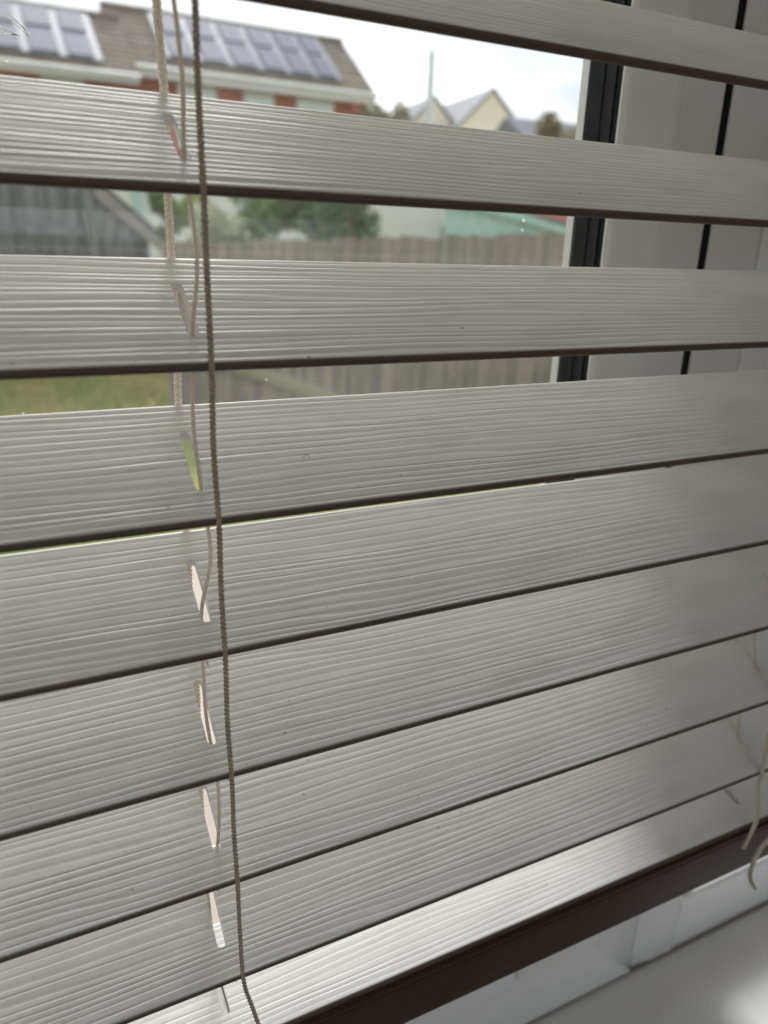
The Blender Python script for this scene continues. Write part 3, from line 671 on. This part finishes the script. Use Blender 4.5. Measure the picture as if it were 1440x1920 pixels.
# pole
p_ = tag(empty('lamp_post', (8.36, 14.56, GZ)), 'tall grey-green pole standing up against the sky', 'pole')
MB().tube([(0, 0, 0), (0, 0, 1.2), (0, 0, 2.6 - GZ), (0, 0, 3.36 - GZ)], [0.095, 0.09, 0.075, 0.065], 12).build('shaft', M['galv'], p_, True)
MB().tube([(0, 0, 0), (0, 0, 0.9)], 0.10, 12).build('base', M['galv'], p_, True)
MB().tube([(0, 0, 3.361 - GZ), (0, 0, 3.41 - GZ)], [0.06, 0.03], 12).build('cap', M['galv'], p_, True)

# ------------------------------------------------------------------ planting
def leaves(n, R, size, seed, lumps=7):
    r = random.Random(seed); b = MB()
    ls = [(Vector((r.uniform(-1, 1) * R[0] * .65, r.uniform(-1, 1) * R[1] * .65, r.uniform(-.75, .8) * R[2])), r.uniform(.28, .5)) for _ in range(lumps)]
    for i in range(n):
        c, s_ = ls[i % lumps]
        d = Vector((r.gauss(0, 1), r.gauss(0, 1), r.gauss(0, 1))).normalized() * (r.random() ** 0.4)
        p = c + Vector((d.x * R[0], d.y * R[1], d.z * R[2])) * s_ * 1.25
        a = Vector((r.gauss(0, 1), r.gauss(0, 1), r.gauss(0, 1))).normalized(); q = a.orthogonal().normalized(); z = size * r.uniform(.6, 1.3)
        b.add([p - a * z, p + q * z * .45, p + a * z, p - q * z * .45], [(0, 1, 2, 3)])
    return b
def bush(name, loc, R, m, n, size, seed, label, cat, lumps=7):
    t = tag(empty(name, (loc[0], loc[1], GZ)), label, cat)
    hc = loc[2] - GZ
    leaves(n, R, size, seed, lumps).build('foliage', m, t).location = (0, 0, hc)
    r = random.Random(seed); st = MB()
    for i in range(4):
        st.tube([(0.03 * i, 0, 0), (r.uniform(-.3, .3) * R[0], r.uniform(-.3, .3) * R[1], hc * .6), (r.uniform(-.6, .6) * R[0], r.uniform(-.6, .6) * R[1], hc + R[2] * .3)], [0.035, 0.022, 0.008], 6)
    st.build('stem', M['bark'], t)
    return t
bush('round_shrub', (2.52, 11.5, 0.15), (0.26, 0.26, 0.40), M['leaf'], 1500, .05, 1, 'dark green rounded shrub beside the mint post', 'shrub')
bush('lime_shrub', (3.00, 11.9, 0.20), (0.30, 0.25, 0.40), M['leaf_lime'], 1200, .05, 2, 'lime green shrub glowing behind the cords', 'shrub')
bush('pale_shrub', (2.85, 10.3, -0.10), (0.46, 0.3, 0.34), M['leaf_pale'], 2000, .045, 3, 'pale cream flowering shrub above the fence', 'shrub')
bush('leafy_bush', (3.62, 10.4, 0.22), (0.62, 0.4, 0.66), M['leaf'], 3600, .055, 4, 'mid green leafy bush over the fence', 'bush', 10)
bush('evergreen_bush', (4.45, 9.9, 0.25), (0.58, 0.45, 0.62), M['leaf_dark'], 4600, .05, 5, 'dense dark evergreen bush next to the white wall', 'bush', 12)
bush('olive_bush', (8.95, 17.4, 1.9), (0.75, 0.6, 1.05), M['leaf_olive'], 2200, .09, 6, 'olive brown bush at the end of the brick house', 'bush')
def tree(loc, R, m, seed, label):
    t = tag(empty('tree', (loc[0], loc[1], GZ)), label, 'tree'); hc = loc[2] - GZ
    MB().tube([(0, 0, 0), (.05, 0, hc * .5), (0, .05, hc)], [.16, .11, .05], 8).build('trunk', M['bark'], t, True)
    leaves(3200, R, .13, seed, 11).build('crown', m, t).location = (0, 0, hc)
tree((18.9, 23.5, 2.75), (1.25, 1.0, 1.45), M['leaf_olive'], 9, 'autumn olive tree in front of the grey roof')
